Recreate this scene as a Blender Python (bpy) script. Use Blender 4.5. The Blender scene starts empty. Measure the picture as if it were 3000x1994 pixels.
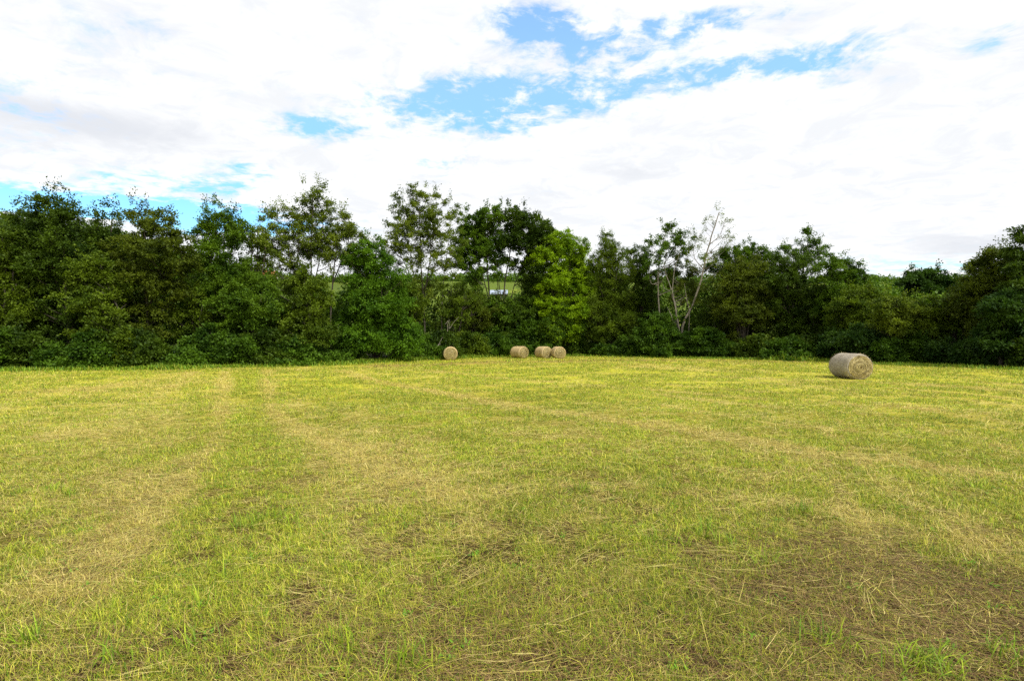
import bpy, math, random
import numpy as np
from mathutils import Vector

rng = np.random.default_rng(11)
random.seed(5)
scene = bpy.context.scene
COL = scene.collection

# ------------------------------------------------------------------ camera
PITCH = math.radians(5.79)          # camera looks a little downhill
CAM_Z = 1.93
SLOPE = 0.09876                     # the field falls away from the camera
FPX = 1500.0                        # 18 mm lens on a 36 mm wide frame, frame width counted as 3000
cam_data = bpy.data.cameras.new("camera")
cam_data.lens = 18.0
cam_data.sensor_width = 36.0
cam_data.clip_start = 0.05
cam_data.clip_end = 12000
cam = bpy.data.objects.new("camera", cam_data)
COL.objects.link(cam)
cam.location = (0, 0, CAM_Z)
cam.rotation_euler = (math.pi / 2 - PITCH, 0, 0)
scene.camera = cam
FWD = np.array([0, math.cos(PITCH), -math.sin(PITCH)])
UP = np.array([0, math.sin(PITCH), math.cos(PITCH)])
RIGHT = np.array([1.0, 0, 0])
CAM = np.array([0, 0, CAM_Z])


def sight(px, py):
    """direction of a point of the photograph (3000 x 1994)"""
    return FWD + (px - 1500) / FPX * RIGHT + (997 - py) / FPX * UP


def place(px, py, D):
    return CAM + D * sight(px, py)


def on_field(px, py):
    """where that direction meets the sloping field"""
    d = sight(px, py)
    t = -CAM_Z / (d[2] + SLOPE * d[1])
    return CAM + t * d


# ------------------------------------------------------------------ exposure
scene.view_settings.view_transform = 'Standard'
scene.view_settings.look = 'None'
scene.view_settings.exposure = 0.9
scene.view_settings.gamma = 1.0
scene.render.engine = 'CYCLES'
cy = scene.cycles
cy.use_denoising = False
cy.max_bounces = 5
cy.diffuse_bounces = 3
cy.glossy_bounces = 1
cy.transmission_bounces = 3
cy.transparent_max_bounces = 4
cy.caustics_reflective = False
cy.caustics_refractive = False
cy.sample_clamp_indirect = 4.0

# ------------------------------------------------------------------ node helper
class NT:
    def __init__(self, tree):
        self.t = tree
        self.n = tree.nodes
        self.l = tree.links

    def put(self, sock, v):
        if hasattr(v, "is_output") or isinstance(v, bpy.types.NodeSocket):
            self.l.new(v, sock)
        elif v is not None:
            sock.default_value = v

    def math(self, op, a, b=None, c=None, clamp=False):
        n = self.n.new("ShaderNodeMath")
        n.operation = op
        n.use_clamp = clamp
        self.put(n.inputs[0], a)
        if b is not None:
            self.put(n.inputs[1], b)
        if c is not None:
            self.put(n.inputs[2], c)
        return n.outputs[0]

    def noise(self, vec, scale, detail=4, rough=0.55, dist=0.0, dim='3D'):
        n = self.n.new("ShaderNodeTexNoise")
        n.noise_dimensions = dim
        if vec is not None:
            self.l.new(vec, n.inputs["Vector"])
        n.inputs["Scale"].default_value = scale
        n.inputs["Detail"].default_value = detail
        n.inputs["Roughness"].default_value = rough
        n.inputs["Distortion"].default_value = dist
        return n.outputs["Fac"]

    def mix(self, fac, a, b, mode='MIX'):
        n = self.n.new("ShaderNodeMix")
        n.data_type = 'RGBA'
        n.blend_type = mode
        self.put(n.inputs[0], fac)
        self.put(n.inputs[6], a)
        self.put(n.inputs[7], b)
        return n.outputs[2]

    def smooth(self, v, lo, hi):
        n = self.n.new("ShaderNodeMapRange")
        n.interpolation_type = 'SMOOTHSTEP'
        self.put(n.inputs[0], v)
        n.inputs[1].default_value = lo
        n.inputs[2].default_value = hi
        return n.outputs[0]

    def ramp(self, fac, stops):
        n = self.n.new("ShaderNodeValToRGB")
        el = n.color_ramp.elements
        while len(el) < len(stops):
            el.new(0.5)
        for e, (p, c) in zip(el, stops):
            e.position = p
            e.color = (*c, 1)
        self.put(n.inputs[0], fac)
        return n.outputs[0]


# ------------------------------------------------------------------ sun and sky
SUN_DIR = Vector((0.50, -0.42, 0.86)).normalized()
sun_data = bpy.data.lights.new("sun", 'SUN')
sun_data.energy = 2.4
sun_data.angle = math.radians(10)
sun_data.color = (1.0, 0.96, 0.88)
sun = bpy.data.objects.new("sun", sun_data)
COL.objects.link(sun)
sun.rotation_euler = (-SUN_DIR).to_track_quat('-Z', 'Y').to_euler()
sun.location = (40, -40, 60)

world = bpy.data.worlds.new("World")
scene.world = world
world.use_nodes = True
w = NT(world.node_tree)
bg = w.n["Background"]
bg.inputs["Strength"].default_value = 0.1
sky = w.n.new("ShaderNodeTexSky")
sky.sky_type = 'NISHITA'
sky.sun_disc = False
sky.sun_elevation = math.asin(SUN_DIR.z)
sky.sun_rotation = math.atan2(SUN_DIR.x, SUN_DIR.y)
sky.air_density = 1.0
sky.dust_density = 0.4
sky.ozone_density = 1.6
tc = w.n.new("ShaderNodeTexCoord")
sep = w.n.new("ShaderNodeSeparateXYZ")
w.l.new(tc.outputs["Generated"], sep.inputs[0])
X, Y, Z = sep.outputs
az = w.math('ARCTAN2', X, Y)
el = w.math('ARCSINE', Z)
# the cloud layer lies on a high flat sheet: direction / height
zc = w.math('ADD', w.math('MAXIMUM', Z, 0.0), 0.16)
comb = w.n.new("ShaderNodeCombineXYZ")
w.put(comb.inputs[0], w.math('DIVIDE', X, zc))
w.put(comb.inputs[1], w.math('DIVIDE', Y, zc))
comb.inputs[2].default_value = 3.7
cv = comb.outputs[0]
n_big = w.noise(cv, 1.3, 6, 0.6, 0.4)
n_mid = w.noise(cv, 4.2, 8, 0.66, 0.6)
n_fine = w.noise(cv, 13.0, 6, 0.62, 0.3)
warp = w.math('MULTIPLY', w.math('SUBTRACT', n_mid, 0.5), 0.10)
azw = w.math('ADD', az, warp)
elw = w.math('ADD', el, w.math('MULTIPLY', w.math('SUBTRACT', n_big, 0.5), 0.08))


def sky_dir(px, py):
    d = sight(px, py)
    d = d / np.linalg.norm(d)
    return math.atan2(d[0], d[1]), math.asin(d[2])


def blob_sum(blobs):
    tot = None
    for px, py, sx, sy, k in blobs:
        a0, e0 = sky_dir(px, py)
        a1, _ = sky_dir(px + sx, py)
        _, e1 = sky_dir(px, py - sy)
        sa, se = abs(a1 - a0), abs(e1 - e0)
        u = w.math('DIVIDE', w.math('SUBTRACT', azw, a0), sa)
        v = w.math('DIVIDE', w.math('SUBTRACT', elw, e0), se)
        r2 = w.math('ADD', w.math('MULTIPLY', u, u), w.math('MULTIPLY', v, v))
        g = w.math('MULTIPLY', w.math('EXPONENT', w.math('MULTIPLY', r2, -1.0)), k)
        tot = g if tot is None else w.math('ADD', tot, g)
    return tot


holes = blob_sum([
    (1570, 95, 130, 62, 1.5), (1500, 40, 70, 40, 0.8), (1930, 95, 190, 45, 1.0), (1760, 175, 170, 45, 0.7), (1690, 285, 250, 58, 1.0),
    (1330, 345, 260, 66, 1.1), (1400, 265, 150, 40, 0.7), (925, 385, 120, 24, 1.1), (2350, 185, 220, 50, 0.95), (2080, 215, 240, 45, 0.85),
    (620, 540, 200, 26, 0.9), (430, 605, 340, 32, 1.5), (100, 570, 240, 40, 0.85), (330, 520, 80, 22, 0.9), (720, 505, 90, 22, .7),
    (1275, 480, 90, 30, 0.6), (2875, 135, 90, 30, 0.5), (2790, 780, 380, 40, 0.45), (2150, 40, 200, 40, 0.6), (60, 300, 200, 150, 0.4), (350, 90, 250, 120, 0.25),
    (1850, 190, 620, 150, 0.28), (1250, 330, 330, 110, 0.2), (330, 622, 480, 36, 2.4), (2500, 780, 500, 50, 0.2)])
n_puff = w.math('ADD', w.math('MULTIPLY', w.math('SUBTRACT', n_mid, 0.5), 3.0), w.math('MULTIPLY', w.math('SUBTRACT', n_fine, 0.5), 3.4))
n_puff = w.math('MULTIPLY', n_puff, w.math('ADD', 0.35, w.math('MULTIPLY', holes, 0.9, clamp=True)))
cover = w.math('ADD', w.math('SUBTRACT', 1.0, holes), n_puff)
alpha = w.smooth(cover, -0.55, 0.85)
alpha = w.math('MAXIMUM', alpha, 0.04)
grey = blob_sum([(250, 370, 450, 70, 0.95), (1820, 505, 150, 25, 0.55), (2850, 715, 260, 30, 0.75),
                 (1600, 600, 90, 30, 0.5), (480, 90, 150, 70, 0.35), (2350, 60, 250, 70, 0.4), (1700, 190, 250, 70, 0.45)])
greyn = w.smooth(w.math('ADD', w.math('MULTIPLY', grey, 0.8), w.math('MULTIPLY', n_fine, 0.35)), 0.12, 1.0)
tone = w.smooth(n_mid, 0.36, 0.62)
cloud = w.mix(tone, (5.0, 5.12, 5.3, 1), (5.9, 5.95, 6.0, 1))
cloud = w.mix(greyn, cloud, (4.3, 4.45, 4.75, 1))
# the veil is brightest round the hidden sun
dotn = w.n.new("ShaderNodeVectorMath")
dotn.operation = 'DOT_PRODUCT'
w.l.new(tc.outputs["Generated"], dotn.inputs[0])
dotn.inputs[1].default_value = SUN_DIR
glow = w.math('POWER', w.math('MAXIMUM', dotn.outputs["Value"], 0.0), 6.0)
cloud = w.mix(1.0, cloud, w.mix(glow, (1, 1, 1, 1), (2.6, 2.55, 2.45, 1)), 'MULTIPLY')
low = w.smooth(el, 0.12, 0.42)
hole_col = w.mix(1.0, sky.outputs[0], w.mix(low, (0.55, 0.95, 1.25, 1), (1.3, 1.6, 1.8, 1)), 'MULTIPLY')
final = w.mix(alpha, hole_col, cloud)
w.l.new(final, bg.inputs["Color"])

# ------------------------------------------------------------------ small tools
def fade(t):
    return t * t * (3 - 2 * t)


_LAT = rng.random((256, 256))


def vnoise(x, y, seed=0):
    x = np.asarray(x, float) + seed * 17.3
    y = np.asarray(y, float) + seed * 31.7
    xi = np.floor(x).astype(int)
    yi = np.floor(y).astype(int)
    fx, fy = fade(x - xi), fade(y - yi)
    a = _LAT[xi % 256, yi % 256]
    b = _LAT[(xi + 1) % 256, yi % 256]
    c = _LAT[xi % 256, (yi + 1) % 256]
    d = _LAT[(xi + 1) % 256, (yi + 1) % 256]
    return a * (1 - fx) * (1 - fy) + b * fx * (1 - fy) + c * (1 - fx) * fy + d * fx * fy


def fbm(x, y, scale, seed=0, octaves=4):
    s, amp, tot = 0.0, 1.0, 0.0
    for o in range(octaves):
        s = s + amp * vnoise(np.asarray(x) / scale * 2 ** o, np.asarray(y) / scale * 2 ** o, seed + o * 5)
        tot += amp
        amp *= 0.55
    return s / tot


def unit(v):
    return v / np.maximum(np.linalg.norm(v, axis=-1, keepdims=True), 1e-9)


def tag(o, label=None, cat=None, group=None, kind=None):
    if label:
        o["label"] = label
    if cat:
        o["category"] = cat
    if group:
        o["group"] = group
    if kind:
        o["kind"] = kind
    return o


def empty(name, loc):
    o = bpy.data.objects.new(name, None)
    o.empty_display_size = 0.3
    COL.objects.link(o)
    o.location = loc
    return o


def np_mesh(name, verts, faces, mat, parent=None, face_col=None, point_col=None, flat=False):
    """faces: list of int arrays (n, k)"""
    me = bpy.data.meshes.new(name)
    verts = np.ascontiguousarray(verts, np.float32)
    loops = np.concatenate([f.reshape(-1) for f in faces]).astype(np.int32)
    counts = np.concatenate([np.full(len(f), f.shape[1], np.int32) for f in faces])
    starts = np.concatenate([[0], np.cumsum(counts)[:-1]]).astype(np.int32)
    me.vertices.add(len(verts))
    me.vertices.foreach_set("co", verts.reshape(-1))
    me.loops.add(len(loops))
    me.loops.foreach_set("vertex_index", loops)
    me.polygons.add(len(counts))
    me.polygons.foreach_set("loop_start", starts)
    me.update(calc_edges=True)
    if face_col is not None:
        a = me.attributes.new("Col", 'FLOAT_COLOR', 'FACE')
        a.data.foreach_set("color", np.ascontiguousarray(face_col, np.float32).reshape(-1))
    if point_col is not None:
        a = me.attributes.new("Col", 'FLOAT_COLOR', 'POINT')
        a.data.foreach_set("color", np.ascontiguousarray(point_col, np.float32).reshape(-1))
    if flat:
        me.polygons.foreach_set("use_smooth", np.zeros(len(counts), bool))
    else:
        me.polygons.foreach_set("use_smooth", np.ones(len(counts), bool))
    me.materials.append(mat)
    o = bpy.data.objects.new(name, me)
    COL.objects.link(o)
    if parent is not None:
        o.parent = parent
    return o


def rgba(c, n):
    a = np.ones((n, 4))
    a[:, :3] = c
    return a


# ------------------------------------------------------------------ terrain
_PY = np.array([-200, -60, 0, 64, 80, 105, 140, 185, 230, 300, 400, 520, 800, 1500, 4000, 9000.])
_PZ = np.array([15, 5.9, 0, -6.32, -8.3, -11.5, -12.5, -10.5, -7.0, -1.0, 6.5, 8, 12, 28, 62, 120.])


def ground_z(x, y):
    x = np.asarray(x, float)
    y = np.asarray(y, float)
    z = np.where(y < 64, -SLOPE * y, np.interp(y, _PY, _PZ))
    z = z + 37 * np.exp(-((x + 265) / 85) ** 2 - ((y - 290) / 80) ** 2)
    far = np.clip((y - 150) / 200, 0, 1)
    z = z + far * 5 * (fbm(x, y, 260, 3, 3) - 0.5)
    return z


EDGE_PX = [(-400, 1098), (-100, 1090), (0, 1086), (500, 1080), (1000, 1067), (1200, 1056), (1320, 1051), (1450, 1045),
           (1700, 1043), (2000, 1049), (2250, 1054), (2420, 1058), (2600, 1068), (2800, 1075), (3000, 1083),
           (3150, 1091), (3400, 1100)]
EDGE = np.array([on_field(*p)[:2] for p in EDGE_PX])      # the wood's edge on the ground
_ang = np.arctan2(EDGE[:, 0], EDGE[:, 1])
_rad = np.hypot(EDGE[:, 0], EDGE[:, 1])


def beyond_edge(x, y):
    """metres past the edge of the field"""
    return np.hypot(x, y) - np.interp(np.arctan2(x, np.maximum(y, 0.01)), _ang, _rad)


def edge_depth(px):
    return float(np.interp(px, [p[0] for p in EDGE_PX], [q[1] for q in EDGE]))


def seg_dist(x, y, pts):
    d = np.full(np.shape(x), 1e9)
    for (x0, y0), (x1, y1) in zip(pts[:-1], pts[1:]):
        vx, vy = x1 - x0, y1 - y0
        t = np.clip(((x - x0) * vx + (y - y0) * vy) / (vx * vx + vy * vy), 0, 1)
        d = np.minimum(d, np.hypot(x - x0 - t * vx, y - y0 - t * vy))
    return d


def trail(*px):
    return [tuple(on_field(*p)[:2]) for p in px]


# mowing and wheel tracks: (line, half width, how much straw)
TRACKS = [
    (trail((661, 1088), (655, 1180), (640, 1290), (565, 1380), (440, 1500), (250, 1700)), 0.42, 0.40),
    (trail((775, 1085), (784, 1178), (815, 1235), (932, 1290), (1060, 1350), (1300, 1450)), 0.42, 0.40),
    (trail((1000, 1085), (1130, 1125), (1290, 1150), (1500, 1190), (1700, 1215), (1900, 1245), (2150, 1290), (2500, 1340), (3000, 1400)), 0.5, 0.42),
    (trail((1250, 1085), (1500, 1110), (2000, 1150), (2600, 1190), (3000, 1215)), 0.6, 0.28),
    (trail((1700, 1090), (2300, 1112), (3000, 1140)), 0.9, 0.25),
    (trail((-50, 1150), (200, 1145), (420, 1120), (560, 1090)), 1.0, 0.18),
    (trail((-50, 1300), (300, 1250), (480, 1160), (560, 1090)), 0.5, 0.14),
    (trail((1650, 1425), (2000, 1440), (2300, 1470), (2700, 1560), (3000, 1600)), 0.3, 0.3),
]
GREEN_LINES = [
    (trail((720, 1088), (720, 1180), (720, 1300), (700, 1500), (600, 1900)), 0.5, 0.30),
    (trail((950, 1110), (1100, 1200), (1500, 1330), (2000, 1450)), 0.8, 0.14),
    (trail((1500, 1080), (2200, 1095), (3000, 1120)), 0.9, 0.15),
]
BROWN = trail((1100, 1074), (1300, 1068), (1450, 1061), (1700, 1057), (2000, 1056), (2330, 1061))


def patch(x, y, px, py, sx, sy):
    c = on_field(px, py)
    a = on_field(px + sx, py)
    b = on_field(px, py - sy)
    return np.exp(-((x - c[0]) / (a[0] - c[0])) ** 2 - ((y - c[1]) / (b[1] - c[1])) ** 2)


def dryness(x, y):
    """0 fresh green .. 1 straw, and brown 0..1"""
    d = 0.09 + 0.5 * (fbm(x, y, 2.6, 1, 4) - 0.5) + 0.75 * (fbm(x, y, 0.45, 9, 3) - 0.5)
    wob = (fbm(x, y, 1.2, 4, 3) - 0.5) * 0.6
    # swaths left by the mower: parallel to the wood on the right, running away from the camera on the left
    be = beyond_edge(x, y)
    tl = 0.86 * x + 0.5 * y
    k = fade(np.clip((x + 4) / 8, 0, 1))
    sw = fbm(tl, (y - x) * 0.07, 0.75, 61, 3) * (1 - k) + fbm(be * 0.8, (x - y) * 0.06, 0.75, 67, 3) * k
    d = d + (0.7 + 0.75 * k) * (sw - 0.5)
    for line, hw, kk in TRACKS:
        d = d + 1.55 * kk * np.exp(-((seg_dist(x, y, line) + wob) / (0.8 * hw)) ** 2)
    for line, hw, kk in GREEN_LINES:
        d = d - 1.8 * kk * np.exp(-((seg_dist(x, y, line) + wob) / hw) ** 2)
    d = d + 0.26 * patch(x, y, 1090, 1340, 130, 80) + 0.2 * patch(x, y, 1000, 1280, 110, 40)
    d = d + 0.20 * patch(x, y, 250, 1150, 200, 40)
    d = d - 0.25 * patch(x, y, 1950, 1560, 250, 70) - 0.2 * patch(x, y, 720, 1650, 200, 150)
    d = d - 0.22 * patch(x, y, 1550, 1480, 150, 60)
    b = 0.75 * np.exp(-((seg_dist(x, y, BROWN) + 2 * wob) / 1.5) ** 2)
    b = b + 0.55 * patch(x, y, 1550, 1850, 330, 150) + 0.8 * patch(x, y, 2500, 1720, 420, 150) + 1.0 * patch(x, y, 2850, 1850, 440, 180)  # brown thatch; lower right browned further, corner darkening put into the colour
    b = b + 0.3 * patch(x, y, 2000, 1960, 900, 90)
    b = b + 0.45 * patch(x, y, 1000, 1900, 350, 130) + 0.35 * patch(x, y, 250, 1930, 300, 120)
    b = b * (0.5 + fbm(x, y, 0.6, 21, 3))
    return np.clip(d, 0, 0.8), np.clip(b, 0, 1)


def simple_mat(name, rough=0.8, spec=0.2):
    m = bpy.data.materials.new(name)
    m.use_nodes = True
    t = NT(m.node_tree)
    p = t.n["Principled BSDF"]
    p.inputs["Roughness"].default_value = rough
    p.inputs["Specular IOR Level"].default_value = spec
    return m, t, p


def ground_mat():
    m, t, p = simple_mat("earth_and_thatch", 0.95, 0.05)
    at = t.n.new("ShaderNodeAttribute")
    at.attribute_name = "Col"
    geo = t.n.new("ShaderNodeNewGeometry")
    f1 = t.noise(geo.outputs["Position"], 26, 6, 0.7)
    f2 = t.noise(geo.outputs["Position"], 1.1, 5, 0.6)
    k = t.ramp(f1, [(0.3, (0.45, 0.42, 0.4)), (0.7, (1.5, 1.5, 1.4))])
    k2 = t.ramp(f2, [(0.3, (0.8, 0.8, 0.8)), (0.7, (1.2, 1.18, 1.15))])
    c = t.mix(1.0, at.outputs["Color"], k, 'MULTIPLY')
    c = t.mix(1.0, c, k2, 'MULTIPLY')
    t.l.new(c, p.inputs["Base Color"])
    b = t.n.new("ShaderNodeBump")
    b.inputs["Strength"].default_value = 0.6
    b.inputs["Distance"].default_value = 0.03
    t.l.new(f1, b.inputs["Height"])
    t.l.new(b.outputs[0], p.inputs["Normal"])
    return m


def build_ground():
    def axis(lo, hi, fine, n):
        u = np.linspace(-1, 1, n)
        s = np.sinh(u * 7.0) / np.sinh(7.0)
        return np.where(s < 0, -s * lo, s * hi)
    xs = axis(-6000, 6000, 1, 340)
    ys = np.concatenate([np.linspace(-120, -4, 20), np.linspace(-3, 14, 80), np.linspace(14.3, 70, 150),
                         np.linspace(71, 200, 70), np.geomspace(203, 9000, 120)])
    gx, gy = np.meshgrid(xs, ys)
    x, y = gx.ravel(), gy.ravel()
    z = ground_z(x, y)
    near = np.clip(1 - y / 20, 0, 1) * (np.abs(x) < 40)
    z = z + near * 0.03 * (fbm(x, y, 0.5, 6, 3) - 0.5)
    d, b = dryness(x, y)
    dist = np.hypot(x, y)
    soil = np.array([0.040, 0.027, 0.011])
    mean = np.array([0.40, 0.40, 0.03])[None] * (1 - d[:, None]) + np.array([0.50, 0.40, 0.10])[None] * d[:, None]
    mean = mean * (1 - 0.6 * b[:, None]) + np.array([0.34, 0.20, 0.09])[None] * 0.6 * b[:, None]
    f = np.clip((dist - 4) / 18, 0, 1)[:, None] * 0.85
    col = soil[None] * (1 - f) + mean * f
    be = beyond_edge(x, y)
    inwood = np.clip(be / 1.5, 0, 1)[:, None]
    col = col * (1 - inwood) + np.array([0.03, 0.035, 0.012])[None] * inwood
    meadow = np.clip((y - 120) / 40, 0, 1)[:, None]
    patchy = fbm(x, y, 90, 12, 3)[:, None]
    mcol = np.array([0.14, 0.18, 0.022])[None] * (patchy > 0.48) + np.array([0.09, 0.13, 0.018])[None] * (patchy <= 0.48)
    col = col * (1 - meadow) + mcol * meadow
    woods = (np.clip((y - 520) / 80, 0, 1) * 1.0)[:, None]
    col = col * (1 - woods) + np.array([0.03, 0.05, 0.02])[None] * woods
    hill = np.exp(-((x + 265) / 110) ** 2 - ((y - 290) / 110) ** 2)[:, None]
    hill = np.clip(hill * 2.5, 0, 1)
    col = col * (1 - hill) + np.array([0.03, 0.05, 0.012])[None] * hill
    nx, ny = len(xs), len(ys)
    i = np.arange(nx * ny).reshape(ny, nx)
    q = np.stack([i[:-1, :-1], i[:-1, 1:], i[1:, 1:], i[1:, :-1]], -1).reshape(-1, 4)
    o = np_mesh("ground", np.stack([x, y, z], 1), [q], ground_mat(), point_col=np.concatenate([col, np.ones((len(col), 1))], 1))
    tag(o, "mown hay field falling gently away to the wood", None, None, "structure")


build_ground()


# ------------------------------------------------------------------ grass
def blade_mat(name, trans=0.35):
    m, t, p = simple_mat(name, 0.6, 0.25)
    at = t.n.new("ShaderNodeAttribute")
    at.attribute_name = "Col"
    t.l.new(at.outputs["Color"], p.inputs["Base Color"])
    tr = t.n.new("ShaderNodeBsdfTranslucent")
    t.l.new(at.outputs["Color"], tr.inputs["Color"])
    mx = t.n.new("ShaderNodeMixShader")
    mx.inputs[0].default_value = trans
    out = t.n["Material Output"]
    t.l.new(p.outputs[0], mx.inputs[1])
    t.l.new(tr.outputs[0], mx.inputs[2])
    t.l.new(mx.outputs[0], out.inputs["Surface"])
    return m


GRASS_MAT = blade_mat("grass_blades", 0.30)


def blade_geo(base, heading, lean, length, width, curl):
    """bent three-point blades: base (n,3), heading angle, lean from upright (rad), curl adds to the lean"""
    n = len(base)
    h = np.stack([np.cos(heading), np.sin(heading), np.zeros(n)], 1)
    side = np.stack([-np.sin(heading), np.cos(heading), np.zeros(n)], 1)
    up = np.array([0, 0, 1.0])[None]
    up = up - 0 * h
    d1 = np.sin(lean)[:, None] * h + np.cos(lean)[:, None] * up
    l2 = np.clip(lean + curl, 0, 1.9)
    d2 = np.sin(l2)[:, None] * h + np.cos(l2)[:, None] * up
    # lie along the slope
    for d in (d1, d2):
        d[:, 2] -= SLOPE * d[:, 1] * 1.0
    mid = base + d1 * (length * 0.5)[:, None]
    tip = mid + d2 * (length * 0.5)[:, None]
    w = (width * 0.5)[:, None] * side
    v = np.stack([base - w, base + w, mid + w * 0.85, mid - w * 0.85, tip], 1).reshape(-1, 3)
    k = np.arange(n)[:, None] * 5
    quad = k + np.array([[0, 1, 2, 3]])
    tri = k + np.array([[3, 2, 4]])
    return v, quad, tri


GREENS = np.array([[0.33, 0.39, 0.022], [0.43, 0.45, 0.032], [0.21, 0.31, 0.016], [0.50, 0.46, 0.060], [0.12, 0.22, 0.012]])
STRAWS = np.array([[0.57, 0.48, 0.120], [0.48, 0.40, 0.080], [0.70, 0.59, 0.21], [0.38, 0.29, 0.065]])
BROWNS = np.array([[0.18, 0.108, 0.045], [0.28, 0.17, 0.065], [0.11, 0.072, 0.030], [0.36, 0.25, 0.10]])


def build_grass():
    V, Q, T, C = [], [], [], []
    off = 0

    def add(base, heading, lean, length, width, curl, col):
        nonlocal off
        v, q, t = blade_geo(base, heading, lean, length, width, curl)
        V.append(v)
        Q.append(q + off)
        T.append(t + off)
        C.append(col)
        off += len(v)

    def pick(pal, n):
        c = pal[rng.integers(0, len(pal), n)]
        return c * rng.uniform(0.7, 1.3, (n, 1))

    def points(D0, D1, n):
        y = np.sqrt(rng.uniform(D0 ** 2, D1 ** 2, n))
        x = rng.uniform(-1.08, 1.08, n) * y + rng.uniform(-0.6, 0.6, n)
        return x, y

    bins = np.concatenate([np.linspace(2.0, 8, 13), np.geomspace(8.5, 60, 26)])
    for D0, D1 in zip(bins[:-1], bins[1:]):
        D = 0.5 * (D0 + D1)
        area = (D1 ** 2 - D0 ** 2) * 1.08
        wdt = max(0.0029, 0.00080 * D)
        lng = np.interp(D, [0, 5, 12, 22, 60], [0.056, 0.056, 0.056, 0.062, 0.14])
        graze = min(1.0, 2.1 / D)
        # standing stubble, in tufts
        n = int(np.interp(D, [3, 9], [3.0, 5.0]) * graze ** 0.8 * area / (wdt * lng))
        nt = max(1, n // 7)
        tx, ty = points(D0, D1, nt)
        d, b = dryness(tx, ty)
        gap = fbm(tx, ty, 0.30 if D < 9 else (0.75 if D < 22 else 1.7), 71 if D < 9 else 77, 3)
        keep = rng.random(nt) < np.clip(1.15 - 0.55 * d - 0.62 * b, 0.12, 1) * np.clip(0.25 + (gap - 0.36) * 5, 0.08, 1)
        tx, ty, d, b = tx[keep], ty[keep], d[keep], b[keep]
        r = rng.integers(4, 11, len(tx))
        idx = np.repeat(np.arange(len(tx)), r)
        m = len(idx)
        sp = 0.022 * max(1, D / 9)
        x = tx[idx] + rng.normal(0, sp, m)
        y = ty[idx] + rng.normal(0, sp, m)
        be = beyond_edge(x, y)
        ok = be < 0.6
        x, y, idx = x[ok], y[ok], idx[ok]
        m = len(x)
        z = ground_z(x, y) - 0.004
        dd = d[idx] + rng.normal(0, 0.22, m)
        col = pick(GREENS, m)
        lush = np.clip(0.5 + 1.6 * (fbm(x, y, 1.7, 33, 3) - 0.5), 0, 1)[:, None]
        col = col * (0.8 + 0.35 * lush) * rng.uniform(0.6, 1.3, (len(tx), 1))[idx]
        st = dd > 0.52
        col[st] = pick(STRAWS, st.sum())
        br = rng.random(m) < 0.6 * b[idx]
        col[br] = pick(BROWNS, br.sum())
        tuft_l = rng.lognormal(0, 0.32, len(tx))[idx]
        ln = lng * rng.uniform(0.6, 1.5, m) * tuft_l
        add(np.stack([x, y, z], 1), rng.uniform(0, 2 * np.pi, m), np.abs(rng.normal(0.78, 0.42, m)), ln,
            wdt * rng.uniform(0.7, 1.3, m), rng.normal(0.5, 0.4, m), rgba(col, m))
        # cut hay and thatch lying flat
        n = int(np.interp(D, [3, 9], [2.2, 3.0]) * graze ** 0.55 * area / (wdt * lng * 1.5))
        x, y = points(D0, D1, n)
        d, b = dryness(x, y)
        keep = (rng.random(n) < np.clip(0.25 + 0.95 * d + 0.5 * b, 0, 1)) & (beyond_edge(x, y) < 0.2)
        x, y, d, b = x[keep], y[keep], d[keep], b[keep]
        m = len(x)
        col = pick(STRAWS, m)
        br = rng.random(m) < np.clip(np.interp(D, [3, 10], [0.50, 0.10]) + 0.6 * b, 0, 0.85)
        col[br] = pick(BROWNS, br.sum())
        gr = rng.random(m) < 0.22
        col[gr] = pick(GREENS, gr.sum()) * 0.85
        z = ground_z(x, y) + rng.uniform(0.0, 0.03, m) * max(1, D / 22)
        flow = 0.5 * np.pi * (fbm(x, y, 3.0, 44, 2) * 4)
        add(np.stack([x, y, z], 1), flow + rng.normal(0, 0.9, m), rng.normal(1.5, 0.12, m), lng * rng.uniform(0.9, 2.6, m),
            wdt * rng.uniform(0.5, 0.95, m), rng.normal(0.0, 0.2, m), rgba(col, m))
    # long pale stalks left by the baler, in loose wisps that share a direction
    nw = 3600
    wx, wy = points(2.2, 15, nw)
    d, b = dryness(wx, wy)
    kk = rng.random(nw) < 0.35 + d
    wx, wy = wx[kk], wy[kk]
    head = rng.uniform(0, np.pi, len(wx)) * 0.55 - 0.35 + np.where(wx < 0, 0.25, -0.1)
    cnt = rng.integers(2, 12, len(wx))
    idx = np.repeat(np.arange(len(wx)), cnt)
    m = len(idx)
    hd = head[idx] + rng.normal(0, 0.22, m) + np.pi * rng.integers(0, 2, m)
    x = wx[idx] + rng.normal(0, 0.10, m)
    y = wy[idx] + rng.normal(0, 0.07, m)
    z = ground_z(x, y) + rng.uniform(0.02, 0.05, m)
    col = pick(STRAWS[[0, 2]], m)
    ln = rng.uniform(0.10, 0.45, m)
    add(np.stack([x, y, z], 1), hd, rng.normal(1.52, 0.07, m), ln, np.maximum(0.0027, 0.00055 * y) * rng.uniform(0.6, 1.2, m),
        rng.normal(0.03, 0.12, m), rgba(col, m))
    # lusher tufts of longer green blades
    spots = [on_field(*p) for p in [(760, 1530), (720, 1545), (800, 1520), (845, 1535), (570, 1790), (660, 1700), (1900, 1590), (1990, 1600),
                                    (2060, 1560), (2700, 1950), (2760, 1975), (2640, 1960), (2240, 1650), (170, 1440), (200, 1455),
                                    (2350, 1500), (2860, 1430), (560, 1900), (1180, 1960), (1010, 1900), (1700, 1440), (2130, 1590),
                                    (2950, 1930), (100, 1880), (340, 1940), (2420, 1880)]]
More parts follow.
